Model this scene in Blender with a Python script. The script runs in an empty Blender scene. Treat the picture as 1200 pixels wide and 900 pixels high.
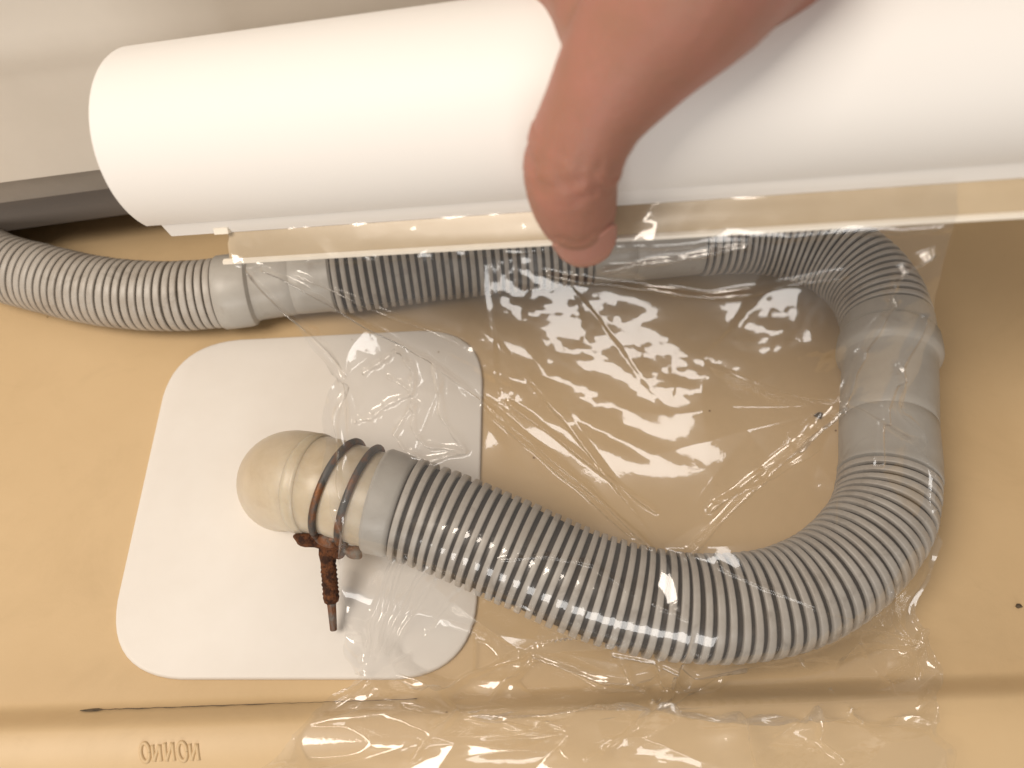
import bpy, bmesh, math, random
import numpy as np
from mathutils import Vector, Matrix
rng = np.random.default_rng(7)
random.seed(7)
R = math.radians
SC = bpy.context.scene
COL = SC.collection

# ------------------------------------------------------------------ camera
cam = bpy.data.cameras.new('camera'); co = bpy.data.objects.new('camera', cam); COL.objects.link(co)
co.location = (0, 0, .33); co.rotation_euler = (R(90-57.5), 0, 0)
cam.sensor_width = 36; cam.lens = 30; cam.clip_start = .01; cam.clip_end = 50
cam.dof.use_dof = True; cam.dof.focus_distance = .33; cam.dof.aperture_fstop = 7.5
SC.camera = co

# ------------------------------------------------------------------ room light
w = bpy.data.worlds.new('World'); SC.world = w; w.use_nodes = True
w.node_tree.nodes['Background'].inputs[0].default_value = (1, .90, .80, 1)
w.node_tree.nodes['Background'].inputs[1].default_value = .29
def lamp(name, loc, target, size, size_y, power, color):
    l = bpy.data.lights.new(name, 'AREA'); l.shape = 'RECTANGLE'; l.size = size; l.size_y = size_y
    l.energy = power; l.color = color
    o = bpy.data.objects.new(name, l); COL.objects.link(o); o.location = loc
    o.rotation_euler = (Vector(target)-Vector(loc)).to_track_quat('-Z', 'Y').to_euler()
    return o
lamp('ceiling_lamp', (-.72, -.28, 1.32), (0, .12, 0), .70, .70, 18.5, (1, .89, .77))
lamp('film_fill_light', (-.12, -1.9, .44), (.0, .15, .08), 1.4, .60, 15, (1, .965, .92))  # added area lamp behind the camera: fill and highlights on the film
SC.view_settings.view_transform = 'Standard'; SC.view_settings.look = 'None'
SC.view_settings.exposure = 0.0; SC.view_settings.gamma = 1
SC.cycles.use_denoising = True
SC.cycles.max_bounces = 10; SC.cycles.transparent_max_bounces = 24; SC.cycles.sample_clamp_indirect = 6

# ------------------------------------------------------------------ helpers
def mat(name, col, rough=.5, col2=None, scale=60, detail=4, lo=.35, hi=.7, bump=0, bscale=400, bdist=.0004,
        metal=0, spec=.5, sss=0, sssr=(.01, .006, .004), coat=0, trans=0, alpha=1):
    m = bpy.data.materials.new(name); m.use_nodes = True
    nt = m.node_tree; N = nt.nodes; L = nt.links; b = N['Principled BSDF']
    b.inputs['Base Color'].default_value = (*col, 1); b.inputs['Roughness'].default_value = rough
    b.inputs['Metallic'].default_value = metal; b.inputs['Specular IOR Level'].default_value = spec
    if sss:
        b.inputs['Subsurface Weight'].default_value = sss; b.inputs['Subsurface Radius'].default_value = sssr
        b.inputs['Subsurface Scale'].default_value = 1.0
    if coat: b.inputs['Coat Weight'].default_value = coat
    if trans: b.inputs['Transmission Weight'].default_value = trans
    if alpha < 1: b.inputs['Alpha'].default_value = alpha
    tc = N.new('ShaderNodeTexCoord')
    if col2:
        n = N.new('ShaderNodeTexNoise'); n.inputs['Scale'].default_value = scale; n.inputs['Detail'].default_value = detail
        n.inputs['Roughness'].default_value = .65
        r = N.new('ShaderNodeValToRGB'); r.color_ramp.elements[0].position = lo; r.color_ramp.elements[1].position = hi
        r.color_ramp.elements[0].color = (*col, 1); r.color_ramp.elements[1].color = (*col2, 1)
        L.new(tc.outputs['Object'], n.inputs['Vector']); L.new(n.outputs['Fac'], r.inputs['Fac'])
        L.new(r.outputs['Color'], b.inputs['Base Color'])
    if bump:
        n = N.new('ShaderNodeTexNoise'); n.inputs['Scale'].default_value = bscale; n.inputs['Detail'].default_value = 5
        bp = N.new('ShaderNodeBump'); bp.inputs['Strength'].default_value = bump; bp.inputs['Distance'].default_value = bdist
        L.new(tc.outputs['Object'], n.inputs['Vector']); L.new(n.outputs['Fac'], bp.inputs['Height'])
        L.new(bp.outputs['Normal'], b.inputs['Normal'])
    return m
def specks(m, col, scale=220, size=.16, keep=.5):
    """sparse small dirt specks over a material's colour"""
    nt = m.node_tree; N = nt.nodes; L = nt.links; b = N['Principled BSDF']
    tc = N.new('ShaderNodeTexCoord'); v = N.new('ShaderNodeTexVoronoi'); v.inputs['Scale'].default_value = scale
    v.inputs['Randomness'].default_value = 1
    lt = N.new('ShaderNodeMath'); lt.operation = 'LESS_THAN'; lt.inputs[1].default_value = size
    sep = N.new('ShaderNodeSeparateColor'); gt = N.new('ShaderNodeMath'); gt.operation = 'GREATER_THAN'; gt.inputs[1].default_value = keep
    mu = N.new('ShaderNodeMath'); mu.operation = 'MULTIPLY'
    mx = N.new('ShaderNodeMix'); mx.data_type = 'RGBA'; mx.inputs['B'].default_value = (*col, 1)
    L.new(tc.outputs['Object'], v.inputs['Vector']); L.new(v.outputs['Distance'], lt.inputs[0])
    L.new(v.outputs['Color'], sep.inputs[0]); L.new(sep.outputs[0], gt.inputs[0])
    L.new(lt.outputs[0], mu.inputs[0]); L.new(gt.outputs[0], mu.inputs[1]); L.new(mu.outputs[0], mx.inputs['Factor'])
    old = b.inputs['Base Color'].links
    if old: L.new(old[0].from_socket, mx.inputs['A'])
    else: mx.inputs['A'].default_value = b.inputs['Base Color'].default_value
    L.new(mx.outputs['Result'], b.inputs['Base Color'])

def build(name, verts, faces, m, parent=None, smooth=True, sharp=None):
    me = bpy.data.meshes.new(name); me.from_pydata([tuple(map(float, v)) for v in verts], [], [tuple(map(int, f)) for f in faces])
    me.validate(); me.update()
    if smooth:
        me.polygons.foreach_set('use_smooth', [True]*len(me.polygons))
        if sharp: me.set_sharp_from_angle(angle=R(sharp))
    o = bpy.data.objects.new(name, me); COL.objects.link(o)
    if m: me.materials.append(m)
    if parent: o.parent = parent
    return o
def thing(name, label, cat, group=None):
    o = bpy.data.objects.new(name, None); COL.objects.link(o); o.empty_display_size = .01
    o['label'] = label; o['category'] = cat
    if group: o['group'] = group
    return o
def tag(o, label, cat=None, kind=None):
    o['label'] = label
    if cat: o['category'] = cat
    if kind: o['kind'] = kind
    return o
def fix_normals(o):
    bm = bmesh.new(); bm.from_mesh(o.data); bmesh.ops.recalc_face_normals(bm, faces=bm.faces); bm.to_mesh(o.data); bm.free()

def spline(pts, n=60):
    """dense Catmull-Rom through pts, returned with arc length"""
    P = [np.array(p, float) for p in pts]; P = [2*P[0]-P[1]] + P + [2*P[-1]-P[-2]]
    out = []
    for i in range(1, len(P)-2):
        for k in range(n):
            t = k/n
            a, b, c, d = P[i-1], P[i], P[i+1], P[i+2]
            out.append(.5*((2*b)+(-a+c)*t+(2*a-5*b+4*c-d)*t*t+(-a+3*b-3*c+d)*t**3))
    out.append(P[-2]); out = np.array(out)
    s = np.concatenate([[0], np.cumsum(np.linalg.norm(np.diff(out, axis=0), axis=1))])
    return out, s
class Path:
    def __init__(self, pts, n=60, up=(0, 0, 1)):
        self.p, self.s = spline(pts, n); self.L = self.s[-1]; self.up = np.array(up, float)
        t = np.gradient(self.p, axis=0)
        for _ in range(12): t[1:-1] = (t[:-2]+2*t[1:-1]+t[2:])/4
        self.t = t/np.linalg.norm(t, axis=1)[:, None]
    def at(self, s):
        s = min(max(s, 0), self.L)
        p = np.array([np.interp(s, self.s, self.p[:, k]) for k in range(3)])
        t = np.array([np.interp(s, self.s, self.t[:, k]) for k in range(3)]); t /= np.linalg.norm(t)
        x = np.cross(t, self.up); x /= np.linalg.norm(x); y = np.cross(x, t)
        return p, t, x, y
    def nearest(self, q):
        return float(self.s[np.argmin(np.linalg.norm(self.p-np.array(q), axis=1))])
    def ring(self, s, r, n, ry=None):
        p, t, x, y = self.at(s); a = np.linspace(0, 2*np.pi, n, endpoint=False)
        return p + np.outer(np.cos(a)*r, x) + np.outer(np.sin(a)*(ry or r), y)
def loft(rings, closed=False, caps=True):
    n = len(rings[0]); V = np.concatenate(rings); Fc = []; m = len(rings)
    for i in range(m if closed else m-1):
        j = (i+1) % m
        for k in range(n):
            l = (k+1) % n; Fc.append((i*n+k, i*n+l, j*n+l, j*n+k))
    if caps and not closed:
        Fc.append(tuple(range(n-1, -1, -1))); Fc.append(tuple(range((m-1)*n, m*n)))
    return V, Fc
def sweep(path, prof, n=40, caps=True):      # prof: list of (s, radius)
    return loft([path.ring(s, r, n) for s, r in prof], caps=caps)
def tube(pts, r, n=8, res=12):
    p = Path(pts, res); k = len(p.s)
    rr = r if hasattr(r, '__len__') else [r]*len(pts)
    rad = np.interp(p.s, np.linspace(0, p.L, len(rr)), rr)
    return loft([p.ring(s, a, n) for s, a in zip(p.s, rad)])
def sstep(a, b, x):
    t = np.clip((x-a)/(b-a), 0, 1); return t*t*(3-2*t)

# ------------------------------------------------------------------ materials
M = {}
M['pan'] = mat('pan_plastic', (.65, .48, .28), .42, (.60, .435, .245), 9, 6, .3, .72, bump=.12, bscale=900, bdist=.0002, spec=.35)
specks(M['pan'], (.25, .15, .07), 90, .05, .8)
def stains(m, col, scale, lo, hi, amt, stretch=(1, 1, 1)):
    nt = m.node_tree; N = nt.nodes; L = nt.links; b = N['Principled BSDF']; tc = N.new('ShaderNodeTexCoord'); mp = N.new('ShaderNodeMapping'); mp.inputs['Scale'].default_value = stretch
    n = N.new('ShaderNodeTexNoise'); n.inputs['Scale'].default_value = scale; n.inputs['Detail'].default_value = 7; n.inputs['Roughness'].default_value = .7; n.inputs['Distortion'].default_value = .6
    r = N.new('ShaderNodeMapRange'); r.inputs['From Min'].default_value = lo; r.inputs['From Max'].default_value = hi; r.inputs['To Max'].default_value = amt
    mx = N.new('ShaderNodeMix'); mx.data_type = 'RGBA'; mx.inputs['B'].default_value = (*col, 1); old = b.inputs['Base Color'].links
    L.new(tc.outputs['Object'], mp.inputs['Vector']); L.new(mp.outputs['Vector'], n.inputs['Vector']); L.new(n.outputs['Fac'], r.inputs['Value']); L.new(r.outputs['Result'], mx.inputs['Factor'])
    if old: L.new(old[0].from_socket, mx.inputs['A'])
    else: mx.inputs['A'].default_value = b.inputs['Base Color'].default_value
    L.new(mx.outputs['Result'], b.inputs['Base Color'])
stains(M['pan'], (.36, .25, .13), 14, .50, .80, .22); stains(M['pan'], (.42, .30, .17), 60, .60, .80, .22, (.5, 1, 1))
M['plate'] = mat('white_plastic', (.80, .765, .72), .45, (.77, .73, .68), 30, bump=.06, bscale=700, bdist=.0002, spec=.35)
specks(M['plate'], (.35, .25, .15), 120, .05, .86)
M['rib'] = mat('grey_hose_plastic', (.43, .40, .36), .42, (.35, .31, .265), 90, 6, .4, .72, bump=.15, bscale=600, bdist=.0002)
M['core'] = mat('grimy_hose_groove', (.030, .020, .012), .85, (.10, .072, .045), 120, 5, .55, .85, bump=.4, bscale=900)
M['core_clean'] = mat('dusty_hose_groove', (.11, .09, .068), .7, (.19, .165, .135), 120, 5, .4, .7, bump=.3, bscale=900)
stains(M['rib'], (.17, .14, .11), 75, .55, .70, .55)
M['sleeve'] = mat('grey_sleeve_plastic', (.415, .395, .36), .38, (.37, .345, .31), 50, 5, .4, .7, bump=.08, bscale=500, bdist=.0002)
stains(M['sleeve'], (.24, .20, .16), 60, .58, .70, .4)
M['elbow'] = mat('aged_clear_rubber', (.58, .50, .385), .36, (.50, .41, .29), 45, 5, .35, .7, sss=.45, sssr=(.012, .009, .005), bump=.1, bscale=300, bdist=.0003)
stains(M['elbow'], (.33, .23, .12), 70, .5, .8, .4)
M['wire'] = mat('weathered_steel_wire', (.09, .085, .08), .5, (.22, .09, .035), 130, 5, .45, .60, metal=.5, bump=.6, bscale=1500, bdist=.0004)
M['rust'] = mat('rusty_steel', (.040, .017, .010), .85, (.19, .070, .026), 330, 6, .40, .66, metal=.15, bump=1, bscale=1200, bdist=.0008, spec=.3)
M['rustgrey'] = mat('corroded_steel', (.16, .145, .13), .6, (.19, .075, .03), 200, 6, .4, .6, metal=.4, bump=.8, bscale=1200, bdist=.0005)
M['case'] = mat('white_case_plastic', (.83, .81, .785), .55, bump=.03, bscale=200, bdist=.0003)
M['panel'] = mat('machine_panel', (.68, .63, .56), .45, (.65, .60, .53), 25, bump=.06, bscale=800, bdist=.0002, spec=.35)
specks(M['panel'], (.12, .09, .06), 70, .05, .8)
M['skirt'] = mat('machine_base', (.34, .30, .26), .55, (.30, .265, .225), 30)
M['under'] = mat('machine_underside', (.20, .17, .145), .7)
M['skin'] = mat('skin', (.335, .165, .115), .5, (.40, .175, .135), 55, 4, .35, .7, sss=.25, sssr=(.008, .003, .0015), bump=.4, bscale=560, bdist=.0005, spec=.35)
M['nail'] = mat('nail', (.47, .215, .17), .38, spec=.5, sss=.2, sssr=(.006, .002, .001))
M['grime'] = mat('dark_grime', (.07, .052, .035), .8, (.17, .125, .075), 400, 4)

def clear_film(name, tint, base, haze, hcol, rough, bumps):
    m = bpy.data.materials.new(name); m.use_nodes = True; nt = m.node_tree; N = nt.nodes; L = nt.links
    N.remove(N['Principled BSDF']); out = N['Material Output']
    tr = N.new('ShaderNodeBsdfTransparent'); tr.inputs[0].default_value = (*tint, 1)
    gl = N.new('ShaderNodeBsdfGlossy'); gl.inputs['Roughness'].default_value = rough; gl.inputs['Color'].default_value = (1, 1, 1, 1)
    g2 = N.new('ShaderNodeBsdfGlossy'); g2.inputs['Roughness'].default_value = .30; g2.inputs['Color'].default_value = (1, 1, 1, 1)
    gm = N.new('ShaderNodeMixShader'); gm.inputs[0].default_value = .32; L.new(gl.outputs[0], gm.inputs[1]); L.new(g2.outputs[0], gm.inputs[2])
    df = N.new('ShaderNodeBsdfDiffuse'); df.inputs['Color'].default_value = (*hcol, 1)
    lw = N.new('ShaderNodeLayerWeight'); lw.inputs['Blend'].default_value = .5
    pw = N.new('ShaderNodeMath'); pw.operation = 'POWER'; pw.inputs[1].default_value = 4.0
    ml = N.new('ShaderNodeMath'); ml.operation = 'MULTIPLY_ADD'; ml.inputs[1].default_value = .75; ml.inputs[2].default_value = base
    mx = N.new('ShaderNodeMixShader'); mh = N.new('ShaderNodeMixShader'); mh.inputs[0].default_value = haze
    L.new(lw.outputs['Facing'], pw.inputs[0]); L.new(pw.outputs[0], ml.inputs[0])
    L.new(tr.outputs[0], mh.inputs[1]); L.new(df.outputs[0], mh.inputs[2])
    L.new(ml.outputs[0], mx.inputs[0]); L.new(mh.outputs[0], mx.inputs[1]); L.new(gm.outputs[0], mx.inputs[2])
    if bumps:
        tc = N.new('ShaderNodeTexCoord'); prev = None
        for sc_, st, dist in bumps:
            n = N.new('ShaderNodeTexNoise'); n.inputs['Scale'].default_value = sc_; n.inputs['Detail'].default_value = 3
            bp = N.new('ShaderNodeBump'); bp.inputs['Strength'].default_value = st; bp.inputs['Distance'].default_value = dist
            L.new(tc.outputs['Object'], n.inputs['Vector']); L.new(n.outputs['Fac'], bp.inputs['Height'])
            if prev: L.new(prev.outputs['Normal'], bp.inputs['Normal'])
            prev = bp
        L.new(prev.outputs['Normal'], gl.inputs['Normal']); L.new(prev.outputs['Normal'], g2.inputs['Normal']); L.new(prev.outputs['Normal'], lw.inputs['Normal'])
    L.new(mx.outputs[0], out.inputs['Surface'])
    return m
M['film'] = clear_film('clear_cling_film', (.97, .97, .97), .095, .018, (.85, .85, .85), .02, [(700, .06, .0003)])
M['bar'] = mat('tan_bar_plastic', (.50, .40, .27), .28, (.46, .36, .235), 40, spec=.6)
M['edge'] = mat('pale_blade_plastic', (.80, .74, .64), .3)

# ------------------------------------------------------------------ drain pan
RX0, RY0, RSL = -.157, .064, .0326          # front rim line
def rim_y(x): return RY0 + (x-RX0)*RSL
def pan_h(x, y):
    d = rim_y(x) - y
    h = .0085*sstep(-.0065, .0050, d)
    e = np.clip(d-.0050, 0, None); h = h - np.where(e < .02, 18.0*e*e, 18.0*.0004+.72*(e-.02))
    k = np.clip((x-.218)/.03, 0, None)
    return h + np.where(k < 1, .012*k*k, .012+.024*(k-1)) 
xs = np.concatenate([np.linspace(-.75, -.34, 10), np.linspace(-.32, .20, 70), np.linspace(.205, .30, 40)])
ys = np.concatenate([np.linspace(-.16, .035, 14), np.linspace(.04, .10, 80), np.linspace(.105, .40, 40), np.linspace(.43, 1.1, 12)])
XX, YY = np.meshgrid(xs, ys); ZZ = pan_h(XX, YY)
nx = len(xs); V = np.stack([XX, YY, ZZ], -1).reshape(-1, 3)
Fc = [(j*nx+i, j*nx+i+1, (j+1)*nx+i+1, (j+1)*nx+i) for j in range(len(ys)-1) for i in range(nx-1)]
pan = build('drain_pan_floor', V, Fc, M['pan']); pan['kind'] = 'structure'
pan['label'] = 'tan plastic washing machine pan floor with raised front rim'
# grime lodged along the foot of the rim
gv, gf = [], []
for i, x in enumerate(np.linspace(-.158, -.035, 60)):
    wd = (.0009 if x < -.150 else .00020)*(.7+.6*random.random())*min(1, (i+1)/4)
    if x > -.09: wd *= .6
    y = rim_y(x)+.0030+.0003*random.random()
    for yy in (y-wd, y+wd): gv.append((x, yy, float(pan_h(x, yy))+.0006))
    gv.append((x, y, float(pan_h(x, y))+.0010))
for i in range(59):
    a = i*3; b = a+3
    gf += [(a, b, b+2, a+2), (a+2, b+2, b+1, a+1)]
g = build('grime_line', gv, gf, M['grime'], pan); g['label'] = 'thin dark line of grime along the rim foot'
# raised lettering on the rim
lets = []
def el(cx, w_): return [(cx+w_*math.cos(a), .5+.5*math.sin(a)) for a in np.linspace(0, 2*math.pi, 17)]
lets.append([el(.45, .42)]); lets.append([[(0, .0), (0, .9)], [(0, .0), (.7, .9)], [(.7, .9), (.7, 0)]])
lets.append([[(0, 0), (0, 1)], [(0, .0), (.75, 1)], [(.75, 1), (.75, 0)]]); lets.append([el(.45, .42)])
lets.append([[(0, .0), (0, .9)], [(0, .0), (.7, .9)], [(.7, .9), (.7, 0)]])
LO = np.array((-0.1299,0.0491,0.0095)); LE = np.array((-0.1081,0.0496,0.0095)); LU = np.array((-0.1313,0.0549,0.0095))-LO
dx = (LE-LO)
for k, strokes in enumerate(lets):
    lv, lf = [], []
    for st in strokes:
        pts = []
        for (a, b) in st:
            q = LO + dx*((k+a*.82)/5) + LU*b; pts.append((q[0], q[1], float(pan_h(q[0], q[1]))-.0001))
        if len(pts) == 2: pts = [pts[0], tuple((np.array(pts[0])+np.array(pts[1]))/2), pts[1]]
        v_, f_ = tube(pts, .0008, 6, 4); lf += [tuple(i+len(lv) for i in ff) for ff in f_]; lv += list(v_)
    build('raised_letter', lv, lf, M['pan'], pan)

# ------------------------------------------------------------------ washing machine
wm = thing('washing_machine', 'cream washing machine casing with brown-grey base standing in the pan behind the hose', 'washing machine')
ca, sa = math.cos(R(11)), math.sin(R(11))
def wmp(a, b, z): return (-.226+a*ca-b*sa, .2768+a*sa+b*ca, z)
def extr(prof, a0, a1, m, name):
    n = len(prof); V = [wmp(a0, b, z) for b, z in prof]+[wmp(a1, b, z) for b, z in prof]
    Fc = [(i, (i+1) % n, n+(i+1) % n, n+i) for i in range(n)]+[tuple(range(n-1, -1, -1)), tuple(range(n, 2*n))]
    o = build(name, V, Fc, m, wm, True, 25); fix_normals(o); return o
extr([(0, .0605), (0, .061), (.0012, .108), (.0010, .113), (.0004, .117), (.0005, .123), (.0014, .128), (.003, .14), (.010, .60), (.6, .60), (.6, .0605)], -.35, .62, M['panel'], 'front_panel')
extr([(.0035, .046), (.002, .0600), (.5, .0600), (.5, .046)], -.345, .615, M['skirt'], 'base_skirt')
extr([(.010, .0225), (.008, .0455), (.49, .0455), (.49, .0225)], -.345, .57, M['under'], 'base_plate')
extr([(.034, .004), (.034, .0220), (.47, .0220), (.47, .004)], -.335, .55, M['under'], 'gap_shade_plate')  # added dark plate, set back to block light and blacken the gap under the machine
for a, b in ((-.30, .018), (.50, .018)):
    V_, F_ = loft([[wmp(a+r*math.cos(t), b+r*math.sin(t), z) for t in np.linspace(0, 6.283, 20, endpoint=False)] for r, z in ((.012, .0005), (.012, .012), (.009, .014), (.009, .0220))])
    build('foot', V_, F_, M['under'], wm, True, 30)

# ------------------------------------------------------------------ cover plate
pc = [np.array((-0.1588,0.2322,0.0)), np.array((-0.0135,0.2412,0.0)), np.array((-0.0138,0.0784,0.0)), np.array((-0.1541,0.0784,0.0))]
def rounded(c, rad, n=12):
    out = []
    for i in range(4):
        p, a, b = c[i], c[i-1], c[(i+1) % 4]
        u = (a-p)/np.linalg.norm(a-p); v = (b-p)/np.linalg.norm(b-p)
        s_, e_ = p+u*rad, p+v*rad
        for k in range(n+1):
            t = k/n; out.append((1-t)**2*s_*1.0 + 2*t*(1-t)*(p*.9+(s_+e_)/2*.1) + t*t*e_)
    return np.array(out)
o0 = rounded(pc, .030); cen = o0.mean(0)
def inset(o, d):
    v = cen-o; return o + v/np.linalg.norm(v, axis=1)[:, None]*d
rings = [o0+[0, 0, .0003], o0+[0, 0, .0014], inset(o0, .0004)+[0, 0, .0019], inset(o0, .0012)+[0, 0, .0021]]
V, Fc = loft(rings); plate = build('cover_plate', V, Fc, M['plate'], None, True, 50)
tag(plate, 'flat white plastic cover plate with rounded corners lying under the drain elbow', 'cover plate')

# ------------------------------------------------------------------ drain hose
HP = Path([(-0.2965,0.2906,0.02), (-0.27,0.281,0.0165), (-0.2445,0.2664,0.0165), (-0.222,0.2591,0.0165), (-0.2001,0.2529,0.0165), (-0.1793,0.2493,0.0165), (-0.1571,0.2483,0.0165), (-0.1355,0.2501,0.0168),
           (-0.1082,0.2545,0.017), (-0.0804,0.2583,0.018), (-0.0406,0.2657,0.018), (0.0,0.2715,0.018), (0.0369,0.2755,0.019), (0.0658,0.2784,0.02), (0.0948,0.2819,0.021),
           (0.1237,0.2824,0.021), (0.1482,0.2723,0.022), (0.1629,0.2542,0.023), (0.1671,0.2312,0.024), (0.1624,0.2037,0.024), (0.1551,0.1741,0.024), (0.1499,0.1507,0.024), (0.1403,0.1297,0.024), (0.1194,0.1106,0.023), (0.0941,0.1006,0.022),
           (0.0626,0.0993,0.022), (0.0316,0.1061,0.023), (0.0,0.1192,0.026), (-0.0259,0.1296,0.029), (-0.0472,0.1365,0.031), (-0.0671,0.1413,0.032)])
hs = lambda *p: HP.nearest(p[0])
S = dict(a1=hs((-0.1363,0.2501,0.0168)), b0=hs((-0.0835,0.2578,0.018)), b1=hs((0.0369,0.2755,0.019)), c0=hs((0.0898,0.2815,0.0208)), c1=hs((0.1664,0.2284,0.024)), d0=hs((0.1496,0.1496,0.024)), d1=hs((-0.041,0.1348,0.03)), e=hs((-0.0518,0.1375,0.031)))
hose = thing('drain_hose', 'grey ribbed drain hose looping round the pan with smooth grey sleeves', 'hose')
def rad(s):
    return float(np.interp(s, [0, S['a1'], S['b0'], S['b1'], S['c0'], S['c1'], S['d0'], S['d1']], [.0163, .0163, .0172, .0178, .0192, .0198, .0197, .0200]))
def corr(s0, s1, pitch, frac, depth, m_core, name, label):
    n = max(4, round((s1-s0)/pitch)); pitch = (s1-s0)/n
    ss = np.linspace(s0-.002, s1+.002, n*3)
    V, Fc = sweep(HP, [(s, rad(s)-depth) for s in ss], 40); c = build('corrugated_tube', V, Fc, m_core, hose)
    c['label'] = label
    w_ = pitch*frac
    for i in range(n):
        s = s0+(i+.5)*pitch + random.uniform(-.05, .05)*pitch; r = rad(s)*(1+random.uniform(-.006, .006)); ww = w_*random.uniform(.93, 1.07)
        pr = [(-ww*.46, r-depth-.0004), (-ww*.5, r-.0005), (-ww*.45, r-.0001), (-ww*.3, r), (ww*.3, r), (ww*.45, r-.0001), (ww*.5, r-.0005), (ww*.46, r-depth-.0004)]
        V, Fc = loft([HP.ring(s+a, q, 40) for a, q in pr], caps=False)
        build('rib', V, Fc, M['rib'], c)
corr(.0, S['a1'], .0036, .78, .0015, M['core_clean'], 'a', 'finely ribbed hose length by the machine base')
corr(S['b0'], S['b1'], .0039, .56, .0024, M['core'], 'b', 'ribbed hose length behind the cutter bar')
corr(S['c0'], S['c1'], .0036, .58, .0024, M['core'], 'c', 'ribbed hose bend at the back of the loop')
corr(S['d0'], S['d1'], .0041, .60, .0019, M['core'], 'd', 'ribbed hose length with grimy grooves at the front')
def sleeve(prof, label):
    V, Fc = sweep(HP, prof, 48); o = build('sleeve', V, Fc, M['sleeve'], hose, True, 40); o['label'] = label; return o
a1, b0, b1, c0, c1, d0, d1, e = (S[k] for k in ('a1', 'b0', 'b1', 'c0', 'c1', 'd0', 'd1', 'e'))
def steps(lst):   # (s, r) with sub-sampling so sleeves follow the curve
    out = []
    for (s, r), (s2, r2) in zip(lst, lst[1:]):
        k = max(1, int(abs(s2-s)/.004))
        out += [(s+(s2-s)*i/k, r+(r2-r)*i/k) for i in range(k)]
    return out+[lst[-1]]
sleeve(steps([(a1-.0002, .0150), (a1, .0166), (a1+.001, .0173), (a1+.012, .0174), (a1+.0145, .0170), (a1+.016, .0152), (a1+.018, .0149), (a1+.034, .0146), (a1+.0345, .0143), (a1+.035, .0146), (b0-.004, .0152), (b0-.001, .0160), (b0, .0150)]), 'smooth grey sleeve joining the thinner hose by the machine')
sleeve(steps([(b1, .0158), (b1+.0006, .0172), (b1+.002, .0175), (b1+.02, .0176), (b1+.0205, .0172), (b1+.021, .0176), (c0-.002, .0184), (c0-.0005, .0180), (c0, .0165)]), 'smooth grey sleeve below the thumb')
sv = sleeve(steps([(c1, .0175), (c1+.0006, .0194), (c1+.0015, .0197), (c1+.0085, .0199), (c1+.0092, .0192), (c1+.0098, .0196), (c1+.0112, .0211), (c1+.0165, .0217), (c1+.0195, .0218), (c1+.0212, .0213), (c1+.0222, .0200), (c1+.0232, .0193), (d0-.026, .0192), (d0-.0255, .0188), (d0-.025, .0192), (d0-.003, .0195), (d0-.002, .0198), (d0-.0006, .0196), (d0, .0175)]), 'smooth grey sleeve with a raised collar at the right of the loop')
sleeve(steps([(d1, .0175), (d1+.0006, .0190), (d1+.002, .0198), (d1+.010, .0204), (e-.001, .0204), (e, .0198), (e+.0003, .0175)]), 'smooth grey end sleeve pushed onto the elbow')

# ------------------------------------------------------------------ drain elbow
elb = thing('drain_elbow', 'yellowed translucent rubber drain elbow rising through the white plate', 'elbow')
ax = Path([(-0.0959,0.1581,0.0), (-0.0938,0.155,0.009), (-0.0909,0.1524,0.0175), (-0.0855,0.1489,0.0255), (-0.0774,0.1451,0.0302), (-0.0683,0.1426,0.0316), (-0.0588,0.1396,0.0318), (-0.0449,0.1357,0.031)], 40, up=(0.02, 1, .35))
prof = []
for s in np.linspace(0, ax.L, 60):
    f = s/ax.L; prof.append((s, .0190+.0008*math.sin(f*3.1)-.0016*float(sstep(.52, .58, f))))
V, Fc = sweep(ax, prof, 48); eb = build('elbow_body', V, Fc, M['elbow'], elb)
w1, w2 = ax.nearest((-0.0666,0.1419,0.0316)), ax.nearest((-0.0578,0.1394,0.0316))
s1 = ax.nearest((-0.0767,0.145,0.0305))
V, Fc = sweep(ax, [(s1-.0006, .0190), (s1-.0004, .0198), (s1, .01995), (s1+.0006, .0199), (s1+.0010, .0196), (s1+.0014, .0196), (s1+.0022, .0195), (s1+.0024, .0185)], 48, caps=False)
build('mouth_ring', V, Fc, M['elbow'], elb)
V, Fc = sweep(ax, [(s1+.0015, .0180), (s1+.002, .0191), (w1-.002, .0188), (w1, .0183), (w1+.002, .0186), (w2-.002, .0186), (w2, .0182), (w2+.002, .0184), (ax.L, .0180)], 48, caps=False)
build('inner_sleeve', V, Fc, M['elbow'], elb)
zt = .0021
fl = np.array((-0.0951,0.1577,0.0)); V, Fc = loft([[(fl[0]+r*math.cos(t), fl[1]+r*math.sin(t), z) for t in np.linspace(0, 6.283, 40, endpoint=False)] for r, z in ((.0180, zt+.0002), (.0179, zt+.0008), (.0172, zt+.0012), (.0165, zt+.002))])
build('flange', V, Fc, M['elbow'], elb, True, 40)

# ------------------------------------------------------------------ hose clamp
cl = thing('hose_clamp', 'rusty double wire hose clamp with screw round the elbow mouth', 'clamp')
def loop(s, r, tilt, name):
    p, t, x, y = ax.at(s); pts = []
    for a in np.linspace(-2.75, 2.75, 40):
        pts.append(p+x*0+ (np.cos(a+LA)*x+np.sin(a+LA)*y)*r + t*(tilt*math.cos(a)))
    return pts
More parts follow.
